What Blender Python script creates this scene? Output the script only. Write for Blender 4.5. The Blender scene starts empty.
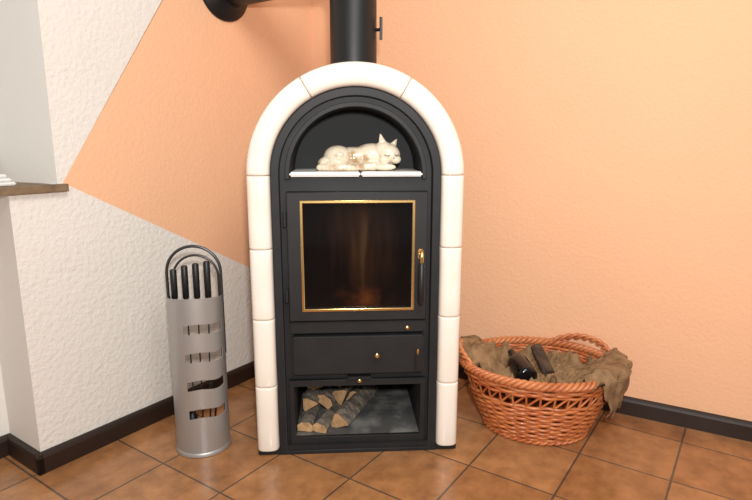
import bpy, bmesh, math, random
from mathutils import Vector, Matrix, noise
random.seed(4)
S=bpy.context.scene
S.view_settings.view_transform='Standard'
S.view_settings.exposure=0.04
col=S.collection

# ---------------------------------------------------------------- materials
def mat(name,base=(.5,.5,.5),rough=.5,metal=0,bump=None,var=None,coat=0,coord='Object'):
    m=bpy.data.materials.new(name); m.use_nodes=True
    nt=m.node_tree; b=nt.nodes['Principled BSDF']
    b.inputs['Base Color'].default_value=(*base,1); b.inputs['Roughness'].default_value=rough
    b.inputs['Metallic'].default_value=metal
    if coat: b.inputs['Coat Weight'].default_value=coat
    tc=nt.nodes.new('ShaderNodeTexCoord')
    if bump:
        n=nt.nodes.new('ShaderNodeTexNoise'); n.inputs['Scale'].default_value=bump[0]; n.inputs['Detail'].default_value=4
        nt.links.new(tc.outputs[coord],n.inputs['Vector'])
        bp=nt.nodes.new('ShaderNodeBump'); bp.inputs['Strength'].default_value=bump[1]; bp.inputs['Distance'].default_value=bump[2]
        nt.links.new(n.outputs['Fac'],bp.inputs['Height']); nt.links.new(bp.outputs['Normal'],b.inputs['Normal'])
    if var:
        n=nt.nodes.new('ShaderNodeTexNoise'); n.inputs['Scale'].default_value=var[0]; n.inputs['Detail'].default_value=5
        nt.links.new(tc.outputs[coord],n.inputs['Vector'])
        r=nt.nodes.new('ShaderNodeValToRGB'); r.color_ramp.elements[0].position=var[2]; r.color_ramp.elements[1].position=var[3]
        r.color_ramp.elements[0].color=(*base,1); r.color_ramp.elements[1].color=(*var[1],1)
        nt.links.new(n.outputs['Fac'],r.inputs['Fac']); nt.links.new(r.outputs['Color'],b.inputs['Base Color'])
    return m

M_orange=mat('orange_plaster',(.92,.53,.315),.9,bump=(85,.45,.004),var=(1.5,(.90,.505,.295),.3,.7))
M_white=mat('white_plaster',(.82,.78,.72),.9,bump=(70,.7,.006),var=(2,(.78,.74,.68),.3,.7))
M_reveal=mat('reveal_plaster',(.82,.79,.74),.9,bump=(50,.2,.003))
M_base=mat('dark_baseboard_wood',(.022,.010,.006),.5,bump=(40,.2,.002))
M_black=mat('stove_black_paint',(.011,.011,.012),.55,bump=(500,.25,.001),var=(14,(.017,.0165,.017),.3,.7))
M_black.node_tree.nodes['Principled BSDF'].inputs['Specular IOR Level'].default_value=.35
M_black2=mat('stove_inner_black',(.010,.010,.011),.7)
M_tile=mat('cream_glazed_tile',(.88,.81,.72),.20,coat=.4,var=(9,(.84,.74,.63),.4,.8))
M_shelf=mat('white_ceramic_shelf',(.85,.82,.77),.25)
M_brass=mat('brass',(.80,.55,.22),.25,1)
M_pipe=mat('flue_pipe_metal',(.012,.012,.013),.45,.2,bump=(200,.1,.001))
M_steel=mat('brushed_silver',(.46,.45,.44),.45,.65)
M_gun=mat('dark_steel',(.10,.10,.105),.35,.9)
M_plastic=mat('black_handle',(.008,.008,.009),.45)
M_end=mat('wood_end_grain',(.58,.35,.17),.8,bump=(80,.5,.004),var=(38,(.32,.18,.08),.35,.7))
M_bark=mat('wood_bark',(.09,.075,.062),.95,bump=(45,1,.012),var=(26,(.26,.21,.16),.35,.7))
M_ash=mat('dusty_steel_floor',(.07,.068,.065),.85,bump=(35,.6,.005),var=(16,(.22,.21,.195),.45,.75))
M_sill=mat('wood_sill',(.27,.18,.10),.6,bump=(40,.4,.003),var=(25,(.14,.09,.05),.3,.7))
M_paper=mat('white_paper',(.8,.79,.77),.8)
M_frame=mat('white_window_frame',(.8,.79,.76),.4)
M_bottle=mat('black_bottle_glass',(.005,.005,.006),.1)
M_wick=mat('wicker_red_brown',(.46,.115,.034),.36,var=(14,(.62,.20,.06),.35,.65),coat=.25)
M_wick2=mat('wicker_light',(.62,.23,.085),.38,var=(14,(.48,.14,.05),.35,.65),coat=.2)

TILE=.25
def floor_mat():
    m=bpy.data.materials.new('terracotta_tiles'); m.use_nodes=True; nt=m.node_tree; b=nt.nodes['Principled BSDF']
    N=nt.nodes.new; L=nt.links.new
    tc=N('ShaderNodeTexCoord'); mp=N('ShaderNodeMapping'); L(tc.outputs['Object'],mp.inputs['Vector'])
    br=N('ShaderNodeTexBrick'); br.offset=0; br.squash=1
    L(mp.outputs['Vector'],br.inputs['Vector'])
    br.inputs['Scale'].default_value=1
    br.inputs['Brick Width'].default_value=TILE; br.inputs['Row Height'].default_value=TILE
    br.inputs['Mortar Size'].default_value=.003; br.inputs['Mortar Smooth'].default_value=.2; br.inputs['Bias'].default_value=0
    br.inputs['Color1'].default_value=(.45,.215,.09,1); br.inputs['Color2'].default_value=(.35,.155,.062,1)
    br.inputs['Mortar'].default_value=(.12,.08,.055,1)
    n=N('ShaderNodeTexNoise'); n.inputs['Scale'].default_value=13; n.inputs['Detail'].default_value=8; n.inputs['Roughness'].default_value=.65
    L(tc.outputs['Object'],n.inputs['Vector'])
    r=N('ShaderNodeValToRGB'); r.color_ramp.elements[0].position=.3; r.color_ramp.elements[0].color=(.62,.59,.56,1)
    r.color_ramp.elements[1].position=.7; r.color_ramp.elements[1].color=(1.2,1.2,1.16,1)
    L(n.outputs['Fac'],r.inputs['Fac'])
    mx=N('ShaderNodeMix'); mx.data_type='RGBA'; mx.blend_type='MULTIPLY'; mx.inputs[0].default_value=1
    L(br.outputs['Color'],mx.inputs[6]); L(r.outputs['Color'],mx.inputs[7]); L(mx.outputs[2],b.inputs['Base Color'])
    b.inputs['Roughness'].default_value=.2
    bp=N('ShaderNodeBump'); bp.invert=True; bp.inputs['Strength'].default_value=.6; bp.inputs['Distance'].default_value=.003
    bp2=N('ShaderNodeBump'); bp2.inputs['Strength'].default_value=.15; bp2.inputs['Distance'].default_value=.003
    L(n.outputs['Fac'],bp2.inputs['Height']); L(bp2.outputs['Normal'],bp.inputs['Normal'])
    L(br.outputs['Fac'],bp.inputs['Height']); L(bp.outputs['Normal'],b.inputs['Normal'])
    return m

def glass_mat():
    m=bpy.data.materials.new('sooty_glass_painted_glow'); m.use_nodes=True; nt=m.node_tree; b=nt.nodes['Principled BSDF']
    N=nt.nodes.new; L=nt.links.new
    tc=N('ShaderNodeTexCoord'); mp=N('ShaderNodeMapping'); mp.inputs['Scale'].default_value=(17,1,2.2); mp.inputs['Location'].default_value=(3.1,0,.4)
    L(tc.outputs['Object'],mp.inputs['Vector'])
    n=N('ShaderNodeTexNoise'); n.inputs['Scale'].default_value=1; n.inputs['Detail'].default_value=2; n.inputs['Distortion'].default_value=.2
    L(mp.outputs['Vector'],n.inputs['Vector'])
    r=N('ShaderNodeValToRGB'); e=r.color_ramp.elements
    e[0].position=.36; e[0].color=(.005,.003,.003,1); e[1].position=.84; e[1].color=(.085,.045,.022,1)  # vertical streaks: brown soot together with highlights painted into the colour
    x=e.new(.58); x.color=(.019,.009,.005,1)
    L(n.outputs['Fac'],r.inputs['Fac'])
    def blobmask(sx,sz,cz,cx=0,p=.6):
        g=N('ShaderNodeTexGradient'); g.gradient_type='SPHERICAL'
        q=N('ShaderNodeMapping'); q.inputs['Scale'].default_value=(sx,1,sz); q.inputs['Location'].default_value=(-cx*sx,0,-sz*cz)
        L(tc.outputs['Object'],q.inputs['Vector']); L(q.outputs['Vector'],g.inputs['Vector'])
        c=N('ShaderNodeValToRGB'); c.color_ramp.interpolation='EASE'; c.color_ramp.elements[1].position=p
        L(g.outputs['Fac'],c.inputs['Fac']); return c.outputs['Color']
    mx=N('ShaderNodeMix'); mx.data_type='RGBA'; L(blobmask(6.6,5.4,.64),mx.inputs[0])
    mx.inputs[6].default_value=(.004,.003,.003,1); L(r.outputs['Color'],mx.inputs[7])
    n2=N('ShaderNodeTexNoise'); n2.inputs['Scale'].default_value=18; n2.inputs['Detail'].default_value=2; L(tc.outputs['Object'],n2.inputs['Vector'])
    r2=N('ShaderNodeValToRGB'); r2.color_ramp.elements[0].position=.42; r2.color_ramp.elements[0].color=(0,0,0,1); r2.color_ramp.elements[1].position=.95
    L(n2.outputs['Fac'],r2.inputs['Fac'])
    mm=N('ShaderNodeMix'); mm.data_type='RGBA'; mm.blend_type='MULTIPLY'; mm.inputs[0].default_value=1
    L(blobmask(9,19,.490,.02,.9),mm.inputs[6]); L(r2.outputs['Color'],mm.inputs[7])
    m3=N('ShaderNodeMix'); m3.data_type='RGBA'; L(mm.outputs[2],m3.inputs[0]); L(mx.outputs[2],m3.inputs[6]); m3.inputs[7].default_value=(.12,.034,.009,1)  # orange glow painted into the base colour low on the pane
    L(m3.outputs[2],b.inputs['Base Color'])
    b.inputs['Roughness'].default_value=.08; b.inputs['IOR'].default_value=1.33
    return m

def weave_mat():
    m=mat('burlap',(.36,.215,.105),.95,var=(24,(.20,.115,.052),.35,.65)); nt=m.node_tree; b=nt.nodes['Principled BSDF']
    w=nt.nodes.new('ShaderNodeTexVoronoi'); w.inputs['Scale'].default_value=260
    tc=nt.nodes.new('ShaderNodeTexCoord'); nt.links.new(tc.outputs['Object'],w.inputs['Vector'])
    bp=nt.nodes.new('ShaderNodeBump'); bp.inputs['Strength'].default_value=.8; bp.inputs['Distance'].default_value=.003
    nt.links.new(w.outputs['Distance'],bp.inputs['Height']); nt.links.new(bp.outputs['Normal'],b.inputs['Normal'])
    return m

# ---------------------------------------------------------------- helpers
def obj(name,me,m=None,parent=None,smooth=False):
    o=bpy.data.objects.new(name,me); col.objects.link(o)
    if m is not None and len(me.materials)==0: me.materials.append(m)
    if parent: o.parent=parent
    if smooth:
        for p in me.polygons: p.use_smooth=True
    return o
def empty(name,loc=(0,0,0),rz=0):
    e=bpy.data.objects.new(name,None); col.objects.link(e); e.location=loc; e.rotation_euler=(0,0,rz); e.empty_display_size=.05
    return e
def bm_obj(name,bm,m,parent=None,smooth=False):
    bmesh.ops.recalc_face_normals(bm,faces=bm.faces)
    me=bpy.data.meshes.new(name); bm.to_mesh(me); bm.free(); return obj(name,me,m,parent,smooth)
def box(name,x0,x1,y0,y1,z0,z1,m,parent=None,bev=.002,seg=2):
    bm=bmesh.new(); bmesh.ops.create_cube(bm,size=1)
    for v in bm.verts:
        v.co=Vector(((x0+x1)/2+v.co.x*(x1-x0),(y0+y1)/2+v.co.y*(y1-y0),(z0+z1)/2+v.co.z*(z1-z0)))
    if bev: bmesh.ops.bevel(bm,geom=bm.edges[:],offset=bev,segments=seg,affect='EDGES')
    return bm_obj(name,bm,m,parent)
def plate(name,loops,y0,y1,m,parent=None,bev=.0015):
    cu=bpy.data.curves.new(name,'CURVE'); cu.dimensions='2D'; cu.fill_mode='BOTH'
    for lp in loops:
        sp=cu.splines.new('POLY'); sp.points.add(len(lp)-1); sp.use_cyclic_u=True
        for i,(x,z) in enumerate(lp): sp.points[i].co=(x,z,0,1)
    cu.extrude=(y1-y0)/2-bev; cu.bevel_depth=bev; cu.bevel_resolution=1; cu.offset=-bev
    t=bpy.data.objects.new('tmp',cu); col.objects.link(t)
    dg=bpy.context.evaluated_depsgraph_get(); dg.update()
    me=bpy.data.meshes.new_from_object(t.evaluated_get(dg)); bpy.data.objects.remove(t)
    yc=(y0+y1)/2
    for v in me.vertices: v.co=Vector((v.co.x,yc-v.co.z,v.co.y))
    me.name=name; me.materials.clear()
    return obj(name,me,m,parent)
def arch(hw,zb,zc,n=40,r=None):
    p=[(-hw,zb),(hw,zb)]
    for i in range(n+1):
        a=math.pi*i/n; p.append((hw*math.cos(a),zc+hw*math.sin(a)))
    return p
def rect(x0,x1,z0,z1): return [(x0,z0),(x1,z0),(x1,z1),(x0,z1)]
def multitube(name,paths,r,m,parent=None,res=2,radii=None):
    cu=bpy.data.curves.new(name,'CURVE'); cu.dimensions='3D'; cu.bevel_depth=r; cu.bevel_resolution=res; cu.use_fill_caps=True
    for pts,cyc in paths:
        sp=cu.splines.new('POLY'); sp.points.add(len(pts)-1); sp.use_cyclic_u=cyc
        for i,p in enumerate(pts):
            sp.points[i].co=(*p,1)
            if radii: sp.points[i].radius=radii[i]
        sp.use_smooth=True
    t=bpy.data.objects.new('tmp',cu); col.objects.link(t)
    dg=bpy.context.evaluated_depsgraph_get(); dg.update()
    me=bpy.data.meshes.new_from_object(t.evaluated_get(dg)); bpy.data.objects.remove(t); me.name=name; me.materials.clear()
    return obj(name,me,m,parent,True)
def tube(name,pts,r,m,parent=None,cyc=False,res=4,radii=None): return multitube(name,[(pts,cyc)],r,m,parent,res,radii)
def lathe(name,prof,m,parent=None,n=40,loc=(0,0,0),axis='Z'):
    bm=bmesh.new(); rings=[]
    for r,z in prof:
        rings.append([bm.verts.new((r*math.cos(2*math.pi*i/n),r*math.sin(2*math.pi*i/n),z)) for i in range(n)])
    for a,b in zip(rings,rings[1:]):
        for i in range(n): bm.faces.new((a[i],a[(i+1)%n],b[(i+1)%n],b[i]))
    bm.faces.new(rings[0][::-1]); bm.faces.new(rings[-1])
    o=bm_obj(name,bm,m,parent,True)
    if axis=='Y':
        for v in o.data.vertices: v.co=Vector((v.co.x,v.co.z,v.co.y))
        o.data.flip_normals()
    for v in o.data.vertices: v.co+=Vector(loc)
    o.data.set_sharp_from_angle(angle=math.radians(45))
    return o

# ---------------------------------------------------------------- room
C=Vector((-.27,2.471)); d1=Vector((-.5647,-.8253)); n1=Vector((.8253,-.5647))
d2=Vector((.8695,-.494)); n2=Vector((-.494,-.8695))
HC=2.45
fl_me=bpy.data.meshes.new('floor')
ang=math.atan2(d1.y,d1.x)
R=Matrix.Rotation(-ang,2)
pts=[Vector(p) for p in ((-2.6,3.2),(3.2,3.2),(3.2,-2.0),(-2.6,-2.0))]
fl_me.from_pydata([(*(R@(p-C)),0) for p in pts],[],[(0,3,2,1)])
fl=obj('floor',fl_me,floor_mat()); fl.location=(C.x,C.y,0); fl.rotation_euler=(0,0,ang)

def W1(s,z,off=0):
    p=C+d1*s+n1*off; return (p.x,p.y,z)
def W2(s,z,off=0):
    p=C+d2*s+n2*off; return (p.x,p.y,z)
SW=1.095; SN=1.222; SE=2.25; ZS=.815
ND=.19; WD=.28
vs=[];fs=[];mi=[]
def face(pl,mm):
    b=len(vs); vs.extend(pl); fs.append(tuple(range(b,b+len(pl)))); mi.append(mm)
tipS,tipZ=1.080,.820
kl=.545
topS=.711-(HC-1.371)*(.369/.552)
zc0=tipZ-kl*tipS
face([W1(0,zc0),W1(tipS,tipZ),W1(topS,HC),W1(0,HC)],0)
face([W1(topS,HC),W1(tipS,tipZ),W1(SW,tipZ),W1(SW,HC)],1)
face([W1(0,0),W1(SN,0),W1(SN,ZS),W1(SW,ZS),W1(SW,tipZ),W1(tipS,tipZ),W1(0,zc0)],1)
face([W1(SN,0),W1(SN,0,-ND),W1(SN,ZS,-ND),W1(SN,ZS)],2)
face([W1(SN,0,-ND),W1(SE,0,-ND),W1(SE,ZS,-ND),W1(SN,ZS,-ND)],2)
face([W1(SE,0,-ND),W1(SE,0),W1(SE,ZS),W1(SE,ZS,-ND)],2)
ZT=2.05
face([W1(SW,ZS),W1(SW+.05,ZS,-WD),W1(SW+.05,ZT,-WD),W1(SW,ZT)],2)
face([W1(SW,ZT),W1(SW+.05,ZT,-WD),W1(SE,ZT,-WD),W1(SE,ZT)],2)
face([W1(SW,ZS),W1(SE,ZS),W1(SE,ZS,-WD),W1(SW+.05,ZS,-WD)],2)
face([W1(SE,ZS),W1(SE,ZT),W1(SE,ZT,-WD),W1(SE,ZS,-WD)],2)
face([W1(SW,ZT),W1(SE,ZT),W1(SE,HC),W1(SW,HC)],1)
face([W1(SE,0),W1(3.0,0),W1(3.0,HC),W1(SE,HC)],1)
me=bpy.data.meshes.new('wall_left'); me.from_pydata(vs,[],fs)
for mm in (M_orange,M_white,M_reveal): me.materials.append(mm)
for p,i in zip(me.polygons,mi): p.material_index=i
obj('wall_left',me)
me=bpy.data.meshes.new('wall_right'); me.from_pydata([W2(0,0),W2(3.2,0),W2(3.2,HC),W2(0,HC)],[],[(0,1,2,3)])
obj('wall_right',me,M_orange)

prof=[(0,0),(.016,0),(.016,.048),(.013,.056),(.007,.061),(0,.062)]
def board(name,segs):
    bm=bmesh.new()
    for F,a,b in segs:
        ra=[bm.verts.new(F(a,z,o)) for o,z in prof]; rb=[bm.verts.new(F(b,z,o)) for o,z in prof]
        for i in range(len(prof)):
            j=(i+1)%len(prof); bm.faces.new((ra[i],ra[j],rb[j],rb[i]))
        bm.faces.new(ra[::-1]); bm.faces.new(rb)
    return bm_obj(name,bm,M_base)
def WS(t,z,off=0):
    p=C+d1*(SN+off)+n1*(-t); return (p.x,p.y,z)
def WB(s,z,off=0): return W1(s,z,-ND+off)
board('baseboard_left',[(W1,.005,SN+.016),(WS,-.016,ND),(WB,SN,SE)])
board('baseboard_right',[(W2,.005,3.1)])

win=empty('window_1')
bm=bmesh.new()
def quadbox(F,s0,s1,o0,o1,z0,z1,bm):
    v=[bm.verts.new(F(s,z,o)) for s in (s0,s1) for o in (o0,o1) for z in (z0,z1)]
    for f in ((0,1,3,2),(4,6,7,5),(0,4,5,1),(2,3,7,6),(0,2,6,4),(1,5,7,3)): bm.faces.new([v[i] for i in f])
a0=SW+.05
for (s0,s1,z0,z1) in ((a0,a0+.06,.83,ZT),(SE-.06,SE,.83,ZT),(a0,SE,.83,.89),(a0,SE,ZT-.06,ZT),(1.66,1.73,.83,ZT)):
    quadbox(W1,s0,s1,-WD,-WD+.04,z0,z1,bm)
bm_obj('window_frame',bm,M_frame,win)
bm=bmesh.new(); quadbox(W1,a0,SE,-WD+.001,-WD+.006,.86,ZT-.03,bm)
bm_obj('window_pane',bm,mat('pane_glass',(.7,.75,.8),.1),win)
bm=bmesh.new(); quadbox(W1,SW-.020,SE,.0,.022,ZS-.017,ZS+.003,bm); quadbox(W1,SW+.012,SE,-WD+.04,.001,ZS+.001,ZS+.003,bm)
bmesh.ops.bevel(bm,geom=bm.edges[:],offset=.0008,segments=1,affect='EDGES')
bm_obj('windowsill',bm,M_sill)
bm=bmesh.new()
for k in range(3): quadbox(W1,1.19+.006*k,1.36,-.16+.008*k,-.02-.01*k,ZS+.0045+.010*k,ZS+.0135+.010*k,bm)
bmesh.ops.bevel(bm,geom=bm.edges[:],offset=.003,segments=2,affect='EDGES')
bm_obj('folded_napkins',bm,M_paper)

# ---------------------------------------------------------------- stove
ST=empty('wood_stove',(-.055,1.575,0),math.radians(3.5))
ZA=.842
plate('body_shell',[arch(.238,.0,ZA),arch(.186,.838,ZA+.002),rect(-.19,.19,.045,.212),rect(-.165,.165,.44,.785)],.016,.38,M_black,ST)
plate('back_panel',[arch(.238,.0,ZA)],.38,.40,M_black,ST)
plate('niche_back',[arch(.19,.835,ZA)],.20,.21,M_black2,ST)
plate('outer_rim',[arch(.237,.0,ZA),arch(.214,.012,ZA)],-.012,.017,M_black,ST,.002)
hs=[(.199*math.cos(math.pi*i/40),ZA+.199*math.sin(math.pi*i/40)) for i in range(41)]
hi=[(.186*math.cos(math.pi*i/40),ZA+.186*math.sin(math.pi*i/40)) for i in range(40,-1,-1)]
plate('niche_lip',[[(.199,.830)]+hs+[(-.199,.830),(-.186,.830)]+hi+[(.186,.830)]],.004,.018,M_black,ST,.0015)
box('shelf_tile_1',-.185,.011,-.008,.195,.838,.851,M_shelf,ST,.004,3)
box('shelf_tile_2',.013,.185,-.008,.195,.838,.851,M_shelf,ST,.004,3)
# door
plate('fire_door',[rect(-.195,.200,.424,.797),rect(-.150,.155,.462,.765)],-.020,.014,M_black,ST,.003)
plate('door_brass_frame',[rect(-.158,.164,.454,.774),rect(-.150,.156,.462,.766)],-.025,-.018,M_brass,ST,.0015)
box('door_glass',-.152,.157,-.012,-.006,.46,.768,glass_mat(),ST,0)
box('crossbar',-.195,.200,-.008,.016,.383,.418,M_black,ST,.002)
for z in (.50,.72): tube('hinge_%d'%(z*100),[(-.201,-.014,z-.02),(-.201,-.014,z+.02)],.005,M_black,ST)
# handle
box('handle_plate',.173,.189,-.026,-.019,.604,.634,M_brass,ST,.003,3)
tube('handle_stem',[(.181,-.02,.618),(.181,-.045,.618)],.005,M_brass,ST)
tube('handle_lever_brass',[(.181,-.046,.630),(.181,-.048,.626),(.181,-.048,.61),(.181,-.047,.594)],.0052,M_brass,ST,radii=[.6,1.1,1.1,.9])
tube('handle_grip',[(.181,-.047,.598),(.181,-.048,.592),(.181,-.050,.53),(.181,-.050,.486),(.181,-.050,.478)],.0095,M_plastic,ST,radii=[.7,1,1.1,1,.5],res=6)
# ash drawer
box('ash_drawer',-.190,.196,-.018,.016,.258,.376,M_black,ST,.004,3)
def knob(n,x,z,y,s=1):
    lathe(n,[(.003*s,y),(.003*s,y-.010),(.008*s,y-.012),(.0095*s,y-.017),(.008*s,y-.022),(.003*s,y-.024)][::-1],M_brass,ST,20,(x,0,z),'Y')
knob('drawer_knob',.056,.322,-.018,.8)
knob('air_knob_upper',.145,.402,-.006,.7)
box('air_slider',-.03,.04,-.010,.016,.236,.246,M_black,ST,.002)
knob('air_knob_lower',.005,.241,-.008,.7)
box('drawer_latch',.174,.180,-.028,-.018,.310,.335,M_brass,ST,.002)
box('drawer_latch_grip',.169,.186,-.036,-.026,.268,.322,M_plastic,ST,.003)
plate('wood_box_frame',[rect(-.205,.205,.0,.232),rect(-.19,.19,.047,.212)],.004,.018,M_black,ST,.0015)
box('wood_box_floor',-.189,.189,.018,.379,.040,.0475,M_ash,ST,0)
box('plinth',-.237,.237,-.006,.03,.0,.028,M_black,ST,.002)
for sx in(-1,1): box('foot_%s'%('l' if sx<0 else 'r'),min(sx*.232,sx*.302),max(sx*.232,sx*.302),-.01,.09,0,.019,M_black,ST,.002)

def tprof():
    p=[(.0,.085),(.0,.0)]
    for i in range(13):
        a=math.pi*(1-i/12); c=math.cos(a); s=math.sin(a)
        u=.5+.5*math.copysign(abs(c)**.75,c); p.append((u,-.030*abs(s)**.7+.0))
    p+= [(1,.0),(1,.085)]
    return p
TP=tprof(); R0,R1=.2385,.303
def tile(name,frames):
    bm=bmesh.new(); rings=[]
    n=len(frames)
    for k,(cx,cz,ox,oz) in enumerate(frames):
        ring=[]
        e = min(k,n-1-k)
        sh=[.92,.985,1][min(e,2)]
        for u,y in TP:
            uu=.5+(u-.5)*(1-(1-sh)*.5); yy=y if y>.01 else y*sh+(1-sh)*.03
            r=R0+(R1-R0)*uu
            ring.append(bm.verts.new((cx+ox*r,yy,cz+oz*r)))
        rings.append(ring)
    for a,b in zip(rings,rings[1:]):
        for i in range(len(TP)):
            j=(i+1)%len(TP); bm.faces.new((a[i],a[j],b[j],b[i]))
    bm.faces.new(rings[0][::-1]); bm.faces.new(rings[-1])
    return bm_obj(name,bm,M_tile,ST,True)
k=0
for side in(-1,1):
    for i in range(4):
        z0=.020+i*.2055+.0008; z1=.020+(i+1)*.2055-.0008
        zs=[z0,z0+.002,z0+.006]+[z0+.006+(z1-z0-.012)*t/4 for t in range(1,4)]+[z1-.006,z1-.002,z1]
        tile('side_tile_%d'%k,[(0,z,side,0) for z in zs]); k+=1
for i in range(3):
    a0_=math.radians(60*i)+.003; a1_=math.radians(60*(i+1))-.003
    L=a1_-a0_
    aa=[a0_,a0_+.007,a0_+.022]+[a0_+.022+(L-.044)*t/16 for t in range(1,16)]+[a1_-.022,a1_-.007,a1_]
    tile('arch_tile_%d'%i,[(0,ZA,math.cos(a),math.sin(a)) for a in aa])

# flue
FX,FY=-.069,1.80
FP=empty('flue_pipe')
ZB=1.47; rad=.071
path=[(FX,FY,1.085),(FX,FY,ZB-.12)]
for i in range(1,9):
    a=math.pi/2*i/8; q=.12*(1-math.cos(a)); path.append((FX-n1.x*q,FY-n1.y*q,ZB-.12+.12*math.sin(a)))
P0=Vector((FX,FY)); dist=(P0-C).dot(n1); pe=P0-n1*(dist-.004)
path.append((pe.x,pe.y,ZB))
o=tube('pipe',path,rad,M_pipe,FP,res=12)
lathe('pipe_collar',[(.078,1.075),(.080,1.08),(.080,1.10),(.074,1.105)],M_pipe,FP,48,(FX,FY,0))
ro=lathe('wall_rosette',[(.070,.03),(.078,.022),(.106,.010),(.110,.004),(.110,.0)],M_pipe,FP,48)
zq=Vector((n1.x,n1.y,0)); rot=zq.to_track_quat('Z','Y').to_matrix().to_4x4()
ps=pe+d1*.022
ro.data.transform(Matrix.Translation((ps.x-n1.x*.002,ps.y-n1.y*.002,ZB-.012))@rot)
tube('damper_spindle',[(FX+.068,FY-.01,1.265),(FX+.086,FY-.02,1.265)],.005,M_pipe,FP)
tube('damper_lever',[(FX+.084,FY-.02,1.235),(FX+.084,FY-.02,1.30)],.0045,M_gun,FP)

# firewood in the box
FW=empty('firewood',(-.055,1.575,0),math.radians(3.5))
def log(name,cx,cz,rot,sz,y0,y1,yaw=0,kind=0,pitch=0):
    bm=bmesh.new()
    if kind==0: base=[(-1,-.55),(1,-.55),(.95,-.2),(.25,.85),(-.15,.95),(-.9,-.1)]
    elif kind==1: base=[(-1,-.6),(.9,-.7),(1.05,.1),(.6,.6),(-.5,.65),(-1.05,.2)]
    else: base=[(math.cos(a*math.pi/5),math.sin(a*math.pi/5)*.9) for a in range(10)]
    N=10; rings=[]
    for k in range(N+1):
        y=(y1-y0)*k/N; ring=[]
        for (x,z) in base:
            xx=x*sz; zz=z*sz; xr=xx*math.cos(rot)-zz*math.sin(rot); zr=xx*math.sin(rot)+zz*math.cos(rot)
            d=noise.noise(Vector((x*3+cx*50,y*12,z*3+cz*40)))*.004
            ring.append(bm.verts.new((xr*(1+d/sz),y,zr*(1+d/sz))))
        rings.append(ring)
    n=len(base)
    for a,b in zip(rings,rings[1:]):
        for i in range(n): bm.faces.new((a[i],a[(i+1)%n],b[(i+1)%n],b[i]))
    f1=bm.faces.new(rings[0][::-1]); f2=bm.faces.new(rings[-1]); f1.material_index=1; f2.material_index=1
    bmesh.ops.recalc_face_normals(bm,faces=bm.faces)
    T=Matrix.Translation((cx,y0,cz))@Matrix.Rotation(yaw,4,'Z')@Matrix.Rotation(pitch,4,'X')
    bmesh.ops.transform(bm,matrix=T,verts=bm.verts)
    me=bpy.data.meshes.new(name); bm.to_mesh(me); bm.free(); me.materials.append(M_bark); me.materials.append(M_end)
    return obj(name,me,None,FW)
FZ=.0475
log('log_1',-.163,FZ+.018,0.0,.023,.035,.30,-.12,1)
log('log_2',-.118,FZ+.014,-.15,.022,.030,.30,-.32,1)
log('log_3',-.060,FZ+.020,.35,.030,.055,.33,-.42,0)
log('log_4',-.155,FZ+.060,.6,.026,.10,.34,-.10,0)
log('log_5',-.105,FZ+.056,-.5,.027,.13,.35,-.30,1)
log('log_6',-.055,FZ+.062,1.2,.028,.15,.35,-.35,0)
log('log_7',-.135,FZ+.100,.4,.030,.17,.37,.0,1)
log('log_8',-.072,FZ+.105,-.4,.028,.18,.37,-.20,0)
log('log_9',-.015,FZ+.028,.5,.028,.21,.37,-.3,1)

# ---------------------------------------------------------------- ceramic cat
def blob(name,parts,m,vox=.0022,smooth=6,parent=None):
    bm=bmesh.new()
    for p in parts:
        if p[0]=='e':
            _,c,r,rot=p
            T=Matrix.Translation(c)@rot.to_4x4()@Matrix.Diagonal((*r,1))
            bmesh.ops.create_uvsphere(bm,u_segments=24,v_segments=14,radius=1,matrix=T)
        elif p[0]=='c':
            _,c,r1,r2,h,rot,sx=p
            T=Matrix.Translation(c)@rot.to_4x4()@Matrix.Diagonal((1,sx,1,1))
            bmesh.ops.create_cone(bm,cap_ends=True,segments=16,radius1=r1,radius2=r2,depth=h,matrix=T)
    me=bpy.data.meshes.new(name); bm.to_mesh(me); bm.free()
    o=obj(name,me,None,None)
    r=o.modifiers.new('r','REMESH'); r.mode='VOXEL'; r.voxel_size=vox
    s=o.modifiers.new('s','SMOOTH'); s.factor=.5; s.iterations=smooth
    dg=bpy.context.evaluated_depsgraph_get(); dg.update()
    nm=bpy.data.meshes.new_from_object(o.evaluated_get(dg)); bpy.data.objects.remove(o)
    nm.name=name; nm.materials.clear()
    return obj(name,nm,m,parent,True)
def E(x,y,z): return Matrix.Rotation(z,3,'Z')@Matrix.Rotation(y,3,'Y')@Matrix.Rotation(x,3,'X')
I=Matrix.Identity(3)
M_cat=mat('glazed_cat',(.76,.65,.50),.14,coat=.6,var=(26,(.42,.27,.13),.52,.70))
CAT=empty('ceramic_cat',(-.055,1.575,.8512),math.radians(3.5))
Y=.075
parts=[
 ('e',(.045,Y+.025,.038),(.062,.042,.040),E(0,-.12,0)),
 ('e',(-.005,Y+.025,.034),(.065,.042,.034),I),
 ('e',(-.050,Y+.012,.036),(.044,.044,.036),E(0,.1,0)),
 ('e',(-.060,Y-.022,.014),(.036,.016,.014),I),
 ('e',(-.088,Y+.0,.020),(.022,.026,.019),I),
]
for i in range(12):
    t=i/11; parts.append(('e',(-.100+.125*t,Y-.014-.026*math.sin(t*2.4+.3),.010),(.014,.010-.002*t,.010-.001*t),I))
HX=.012
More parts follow.
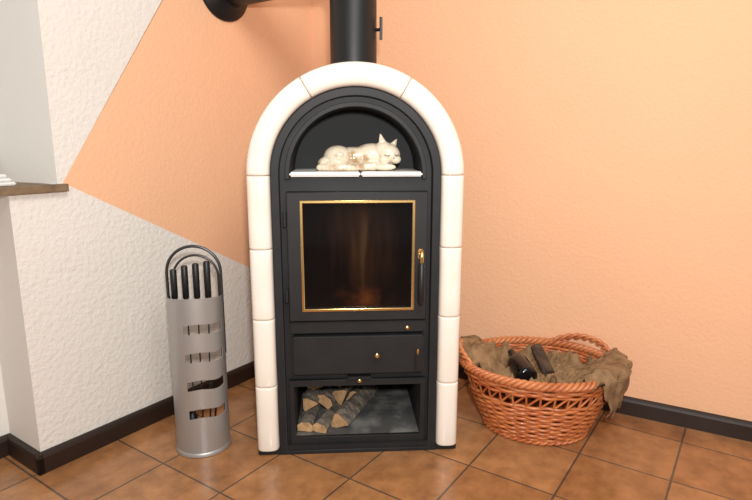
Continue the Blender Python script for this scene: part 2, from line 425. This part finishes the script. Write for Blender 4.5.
parts+=[
 ('e',(.048,Y-.020,.013),(.040,.013,.012),E(0,0,.1)),
 ('e',(.082,Y-.030,.011),(.034,.012,.010),E(0,0,-.15)),
 ('e',(.084+HX,Y+.004,.046),(.036,.034,.031),E(0,.25,0)),
 ('e',(.070+HX,Y+.010,.056),(.032,.032,.028),I),
 ('e',(.103+HX,Y-.015,.032),(.017,.016,.013),I),
 ('e',(.093+HX,Y-.022,.041),(.013,.010,.013),I),
 ('e',(.072+HX,Y-.018,.032),(.017,.014,.015),I),
 ('c',(.064+HX,Y+.0,.088),.016,.002,.038,E(0,-.25,0),.5),
 ('c',(.101+HX,Y+.008,.077),.015,.002,.032,E(0,.55,0),.5),
]
blob('cat_body',parts,M_cat,.0018,8,CAT)
M_line=mat('cat_line',(.16,.09,.045),.4)
def arc(cx,cy,cz,w,dz): return [(cx+w*(t/6-.5)*1.0,cy-.0025*math.sin(math.pi*t/6),cz-dz*math.sin(math.pi*t/6)) for t in range(7)]
tube('eye_line_1',arc(.078+HX,Y-.0320,.046,.015,.004),.0012,M_line,CAT)
tube('eye_line_2',arc(.105+HX,Y-.0290,.046,.012,.003),.0012,M_line,CAT)
blob('cat_nose',[('e',(.098+HX,Y-.0310,.036),(.0035,.003,.0025),I)],mat('cat_nose_pink',(.5,.25,.2),.4),.001,2,CAT)

# ---------------------------------------------------------------- tool set
TS=empty('fireplace_tool_set',(-.540,1.612,0),math.radians(6))
RT=.080; Ht=.494
def shell():
    bm=bmesh.new()
    A0,A1=math.radians(165),math.radians(375); NA=84; NZ=130
    slots=[(.386,.415),(.300,.329),(.214,.243),(.125,.153)]
    zl=[.012]
    for a,b in slots[::-1]:
        while zl[-1]+.02<a: zl.append(zl[-1]+.02)
        zl+= [a,(a+b)/2,b]
    while zl[-1]+.02<Ht: zl.append(zl[-1]+.02)
    zl.append(Ht)
    grid={}
    for i in range(NA+1):
        t=i/NA; a=A0+(A1-A0)*t; deg=math.degrees(a)
        w=.004*math.sin((deg-262)/80*2*math.pi)
        for j,z in enumerate(zl):
            k=math.sin(math.pi*min(1,max(0,z/Ht)))**.5 if 0<z<Ht else 0
            zz=z+w*k - (.014*(1-math.sin(math.pi*t)) if j==len(zl)-1 else 0)
            grid[i,j]=bm.verts.new((RT*math.cos(a),RT*math.sin(a),zz))
    for i in range(NA):
        am=math.degrees(A0+(A1-A0)*(i+.5)/NA)
        for j in range(len(zl)-1):
            zm=(zl[j]+zl[j+1])/2
            if 256<am<342 and any(a<zm<b for a,b in slots): continue
            bm.faces.new((grid[i,j],grid[i+1,j],grid[i+1,j+1],grid[i,j+1]))
    loose=[v for v in bm.verts if not v.link_faces]; bmesh.ops.delete(bm,geom=loose,context='VERTS')
    bmesh.ops.recalc_face_normals(bm,faces=bm.faces)
    bmesh.ops.solidify(bm,geom=bm.faces[:],thickness=.002)
    return bm
o=bm_obj('holder_shell',shell(),M_steel,TS,True)
o.data.set_sharp_from_angle(angle=math.radians(40))
lathe('holder_base',[(.078,0),(.083,.002),(.083,.011),(.080,.014)],M_steel,TS,48)
def loop(r,y,zt,z0):
    h=zt-r
    p=[(-r,y,z0),(-r,y,h)]
    for i in range(1,20):
        a=math.pi*(1-i/20); p.append((r*math.cos(a),y,h+r*math.sin(a)))
    p+=[(r,y,h),(r,y,z0)]; return p
tube('carry_loop_front',loop(.078,.006,.632,.30),.0045,M_gun,TS)
tube('carry_loop_back',loop(.066,.030,.600,.02),.0035,M_gun,TS)
tube('hanger_bar',[(-.074,.012,.465),(.074,.012,.465)],.004,M_gun,TS)
for i,(x,zt) in enumerate(((-.054,.568),(-.022,.578),(.010,.584),(.042,.590))):
    tube('tool_grip_%d'%i,[(x,-.015,.478),(x,-.015,.482),(x,-.015,zt-.004),(x,-.015,zt)],.0095,M_plastic,TS,radii=[.7,1,1.05,.8],res=5)
    tube('tool_rod_%d'%i,[(x,-.015,.48),(x*.7-.01,.02,.06)],.0022,M_gun,TS)
box('shovel_blade',-.068,-.032,.012,.015,.04,.14,M_gun,TS,.001)
lathe('brush_head',[(.014,.035),(.016,.05),(.015,.09),(.006,.10)],M_plastic,TS,16,(-.034,.018,0))
tube('poker_hook',[(-.003,.02,.08),(.0,.02,.05),(.010,.02,.04),(.018,.02,.05)],.003,M_gun,TS)
tube('tong_leg',[(.03,.012,.20),(.04,.016,.12),(.032,.02,.05)],.003,M_gun,TS)

# ---------------------------------------------------------------- basket
BX,BY,BR=.530,1.735,math.radians(-12)
BK=empty('wicker_basket',(BX,BY,0),BR)
aT,bT=.243,.195
RZ=.222
def dims(z):
    t=max(0,min(1,z/RZ)); f=.62+.38*(t**.8); return aT*f,bT*f
NS=34
paths=[]; paths2=[]
def ringpts(z,ph,amp=.0045):
    a_,b_=dims(z); n=NS*6; out=[]
    for i in range(n):
        th=2*math.pi*i/n; w=amp*math.cos(th*NS/2+ph)
        out.append(((a_+w)*math.cos(th),(b_+w)*math.sin(th),z+.0015*math.sin(th*5+ph*3+z*90)))
    return out
z=.010; zs=[]
while z<.145: zs.append(z); z+=.0088
z=.183
while z<.214: zs.append(z); z+=.0088
for k,z in enumerate(zs):
    (paths if k%3 else paths2).append((ringpts(z,math.pi*(k%2)),True))
multitube('weavers',paths,.0050,M_wick,BK)
multitube('weavers_light',paths2,.0050,M_wick2,BK)
st=[]
for i in range(NS):
    th=2*math.pi*i/NS+math.pi/NS
    p=[]
    for q in range(9):
        z=.004+.212*q/8; a_,b_=dims(z)
        p.append((a_*math.cos(th),b_*math.sin(th),z))
    st.append((p,False))
    a1,b1=dims(.146); a2,b2=dims(.186); t2=th+2*math.pi/NS
    st.append(([(a1*math.cos(th),b1*math.sin(th),.144),(a2*math.cos(t2),b2*math.sin(t2),.186)],False))
multitube('stakes',st,.0036,M_wick,BK)
br=[]
for s in range(3):
    p=[]
    n=360
    for i in range(n):
        th=2*math.pi*i/n; ph=th*26+s*2*math.pi/3
        p.append(((aT+.004+.008*math.cos(ph))*math.cos(th),(bT+.004+.008*math.cos(ph))*math.sin(th),RZ+.004+.008*math.sin(ph)))
    br.append((p,True))
multitube('rim_braid',br,.0065,M_wick2,BK)
bb=[]
for s in range(2):
    p=[]
    for i in range(240):
        th=2*math.pi*i/240; ph=th*22+s*math.pi
        a_,b_=dims(.012); p.append(((a_+.003+.005*math.cos(ph))*math.cos(th),(b_+.003+.005*math.cos(ph))*math.sin(th),.009+.004*math.sin(ph)))
    bb.append((p,True))
multitube('foot_braid',bb,.0048,M_wick,BK)
hp=[]
for c0 in (math.pi,math.radians(45)):
    for s in range(2):
        p=[]
        for i in range(61):
            t=i/60; th=c0+(t-.5)*1.1; ph=t*30+s*math.pi
            up=.040*math.sin(math.pi*t)**.7; out=.014*math.sin(math.pi*t)
            p.append(((aT+out+.006*math.cos(ph))*math.cos(th),(bT+out+.006*math.cos(ph))*math.sin(th),RZ+.004+up+.006*math.sin(ph)))
        hp.append((p,False))
multitube('handles',hp,.006,M_wick2,BK)
bm=bmesh.new(); a_,b_=dims(.01)
bmesh.ops.create_cone(bm,cap_ends=True,segments=48,radius1=1,radius2=1,depth=.006,matrix=Matrix.Translation((0,0,.010))@Matrix.Diagonal((a_,b_,1,1)))
bm_obj('basket_bottom',bm,M_wick,BK)

# burlap
BU=empty('burlap_cloth',(BX,BY,0),BR)
bm=bmesh.new(); NR,NT=64,260; g={}
def ext(th):
    d=math.degrees(th)%360
    def b(c,w):
        q=(d-c+180)%360-180; return math.exp(-(q/w)**4)
    return b(343,36), b(170,26)
for j in range(NT):
    th=2*math.pi*j/NT; e1,e2=ext(th)
    rag=.09*noise.noise(Vector((math.cos(th)*7,math.sin(th)*7,9)))
    reach=.88+ (.70+rag*2)*e1+.40*e2
    for i in range(NR+1):
        r=reach*i/NR
        nz=noise.noise(Vector((math.cos(th)*r*3.2,math.sin(th)*r*3.2,1.3)))
        n2_=noise.noise(Vector((math.cos(th)*r*7,math.sin(th)*r*7,5.3)))
        n3_=abs(noise.noise(Vector((math.cos(th)*r*5+2,math.sin(th)*r*5,8.3))))
        n4_=abs(noise.noise(Vector((math.cos(th)*r*11+2,math.sin(th)*r*11,3.3))))
        fold=.012*math.sin(th*19+r*3+3*nz)
        e=max(e1,e2)
        zin=.172+.045*r**2+.05*nz+.028*n2_-.07*n3_-.03*n4_+.018
        if r<=.88:
            z=zin+e*(.262-zin)*max(0,(r-.25)/.63)**1.1
            rr=r; z=min(z,.275)
        elif r<=1.14:
            q=(r-.88)/.26
            z=zin+e*(.255-zin) if e<.6 else .256+.010*math.sin(q*math.pi)
            z+=.008*n2_; rr=r
        else:
            rr=1.14-.24*(r-1.14)+fold*1.6; z=.254-(r-1.14)*.33+.016*n2_
            rr+=.07*n3_
        rr=rr+(fold*.6 if r>.88 else fold*.3)
        if i: g[i,j]=bm.verts.new((aT*rr*math.cos(th),bT*rr*math.sin(th),z))
cv=bm.verts.new((0,0,.185))
for j in range(NT):
    j2=(j+1)%NT
    bm.faces.new((cv,g[1,j],g[1,j2]))
    for i in range(1,NR): bm.faces.new((g[i,j],g[i+1,j],g[i+1,j2],g[i,j2]))
cl=bm_obj('cloth_sheet',bm,weave_mat(),BU,True)
s_=cl.modifiers.new('s','SOLIDIFY'); s_.thickness=.003

WB_=empty('wine_bottle',(.478,1.735,.200),0)
o=lathe('bottle_glass',[(.006,-.068),(.026,-.066),(.034,-.060),(.036,-.05),(.036,.03),(.030,.05),(.016,.065),(.013,.08),(.014,.10),(.0145,.11),(.011,.112)],M_bottle,WB_,32)
WB_.rotation_euler=(math.radians(-84),0,math.radians(4))
M_db=mat('dark_bark',(.06,.036,.022),.9,bump=(50,1,.01),var=(40,(.12,.07,.04),.4,.7))
lg=log('kindling_log',.0,.0,.3,.020,0,.13,0,2)
lg.parent=None; lg.location=(.572,1.735,.180); lg.rotation_euler=(math.radians(22),0,math.radians(6))
lg.data.materials.clear(); lg.data.materials.append(M_db); lg.data.materials.append(M_db)

# ---------------------------------------------------------------- lights
def area(name,loc,tgt,size,power,colr):
    l=bpy.data.lights.new(name,'AREA'); l.size=size; l.energy=power; l.color=colr
    o=bpy.data.objects.new(name,l); col.objects.link(o); o.location=loc
    o.rotation_euler=(Vector(tgt)-Vector(loc)).to_track_quat('-Z','Y').to_euler()
    return o
area('overhead_fill_light',(.35,.1,2.3),(.3,2.0,.6),.8,27,(1,.96,.91))  # added overhead fill to brighten the room, not an actual lamp
area('camera_flash_light',(.06,-.12,1.12),(.3,2,.75),.08,25,(1,.98,.95))
w=bpy.data.worlds.new('World'); S.world=w; w.use_nodes=True
w.node_tree.nodes['Background'].inputs[0].default_value=(1,.97,.93,1); w.node_tree.nodes['Background'].inputs[1].default_value=.32

cd=bpy.data.cameras.new('camera'); cam=bpy.data.objects.new('camera',cd); col.objects.link(cam)
cd.sensor_width=36; cd.lens=36*560/752; cd.clip_start=.02
cam.location=(0,0,.935); cam.rotation_euler=(math.radians(90-11),0,0)
S.camera=cam
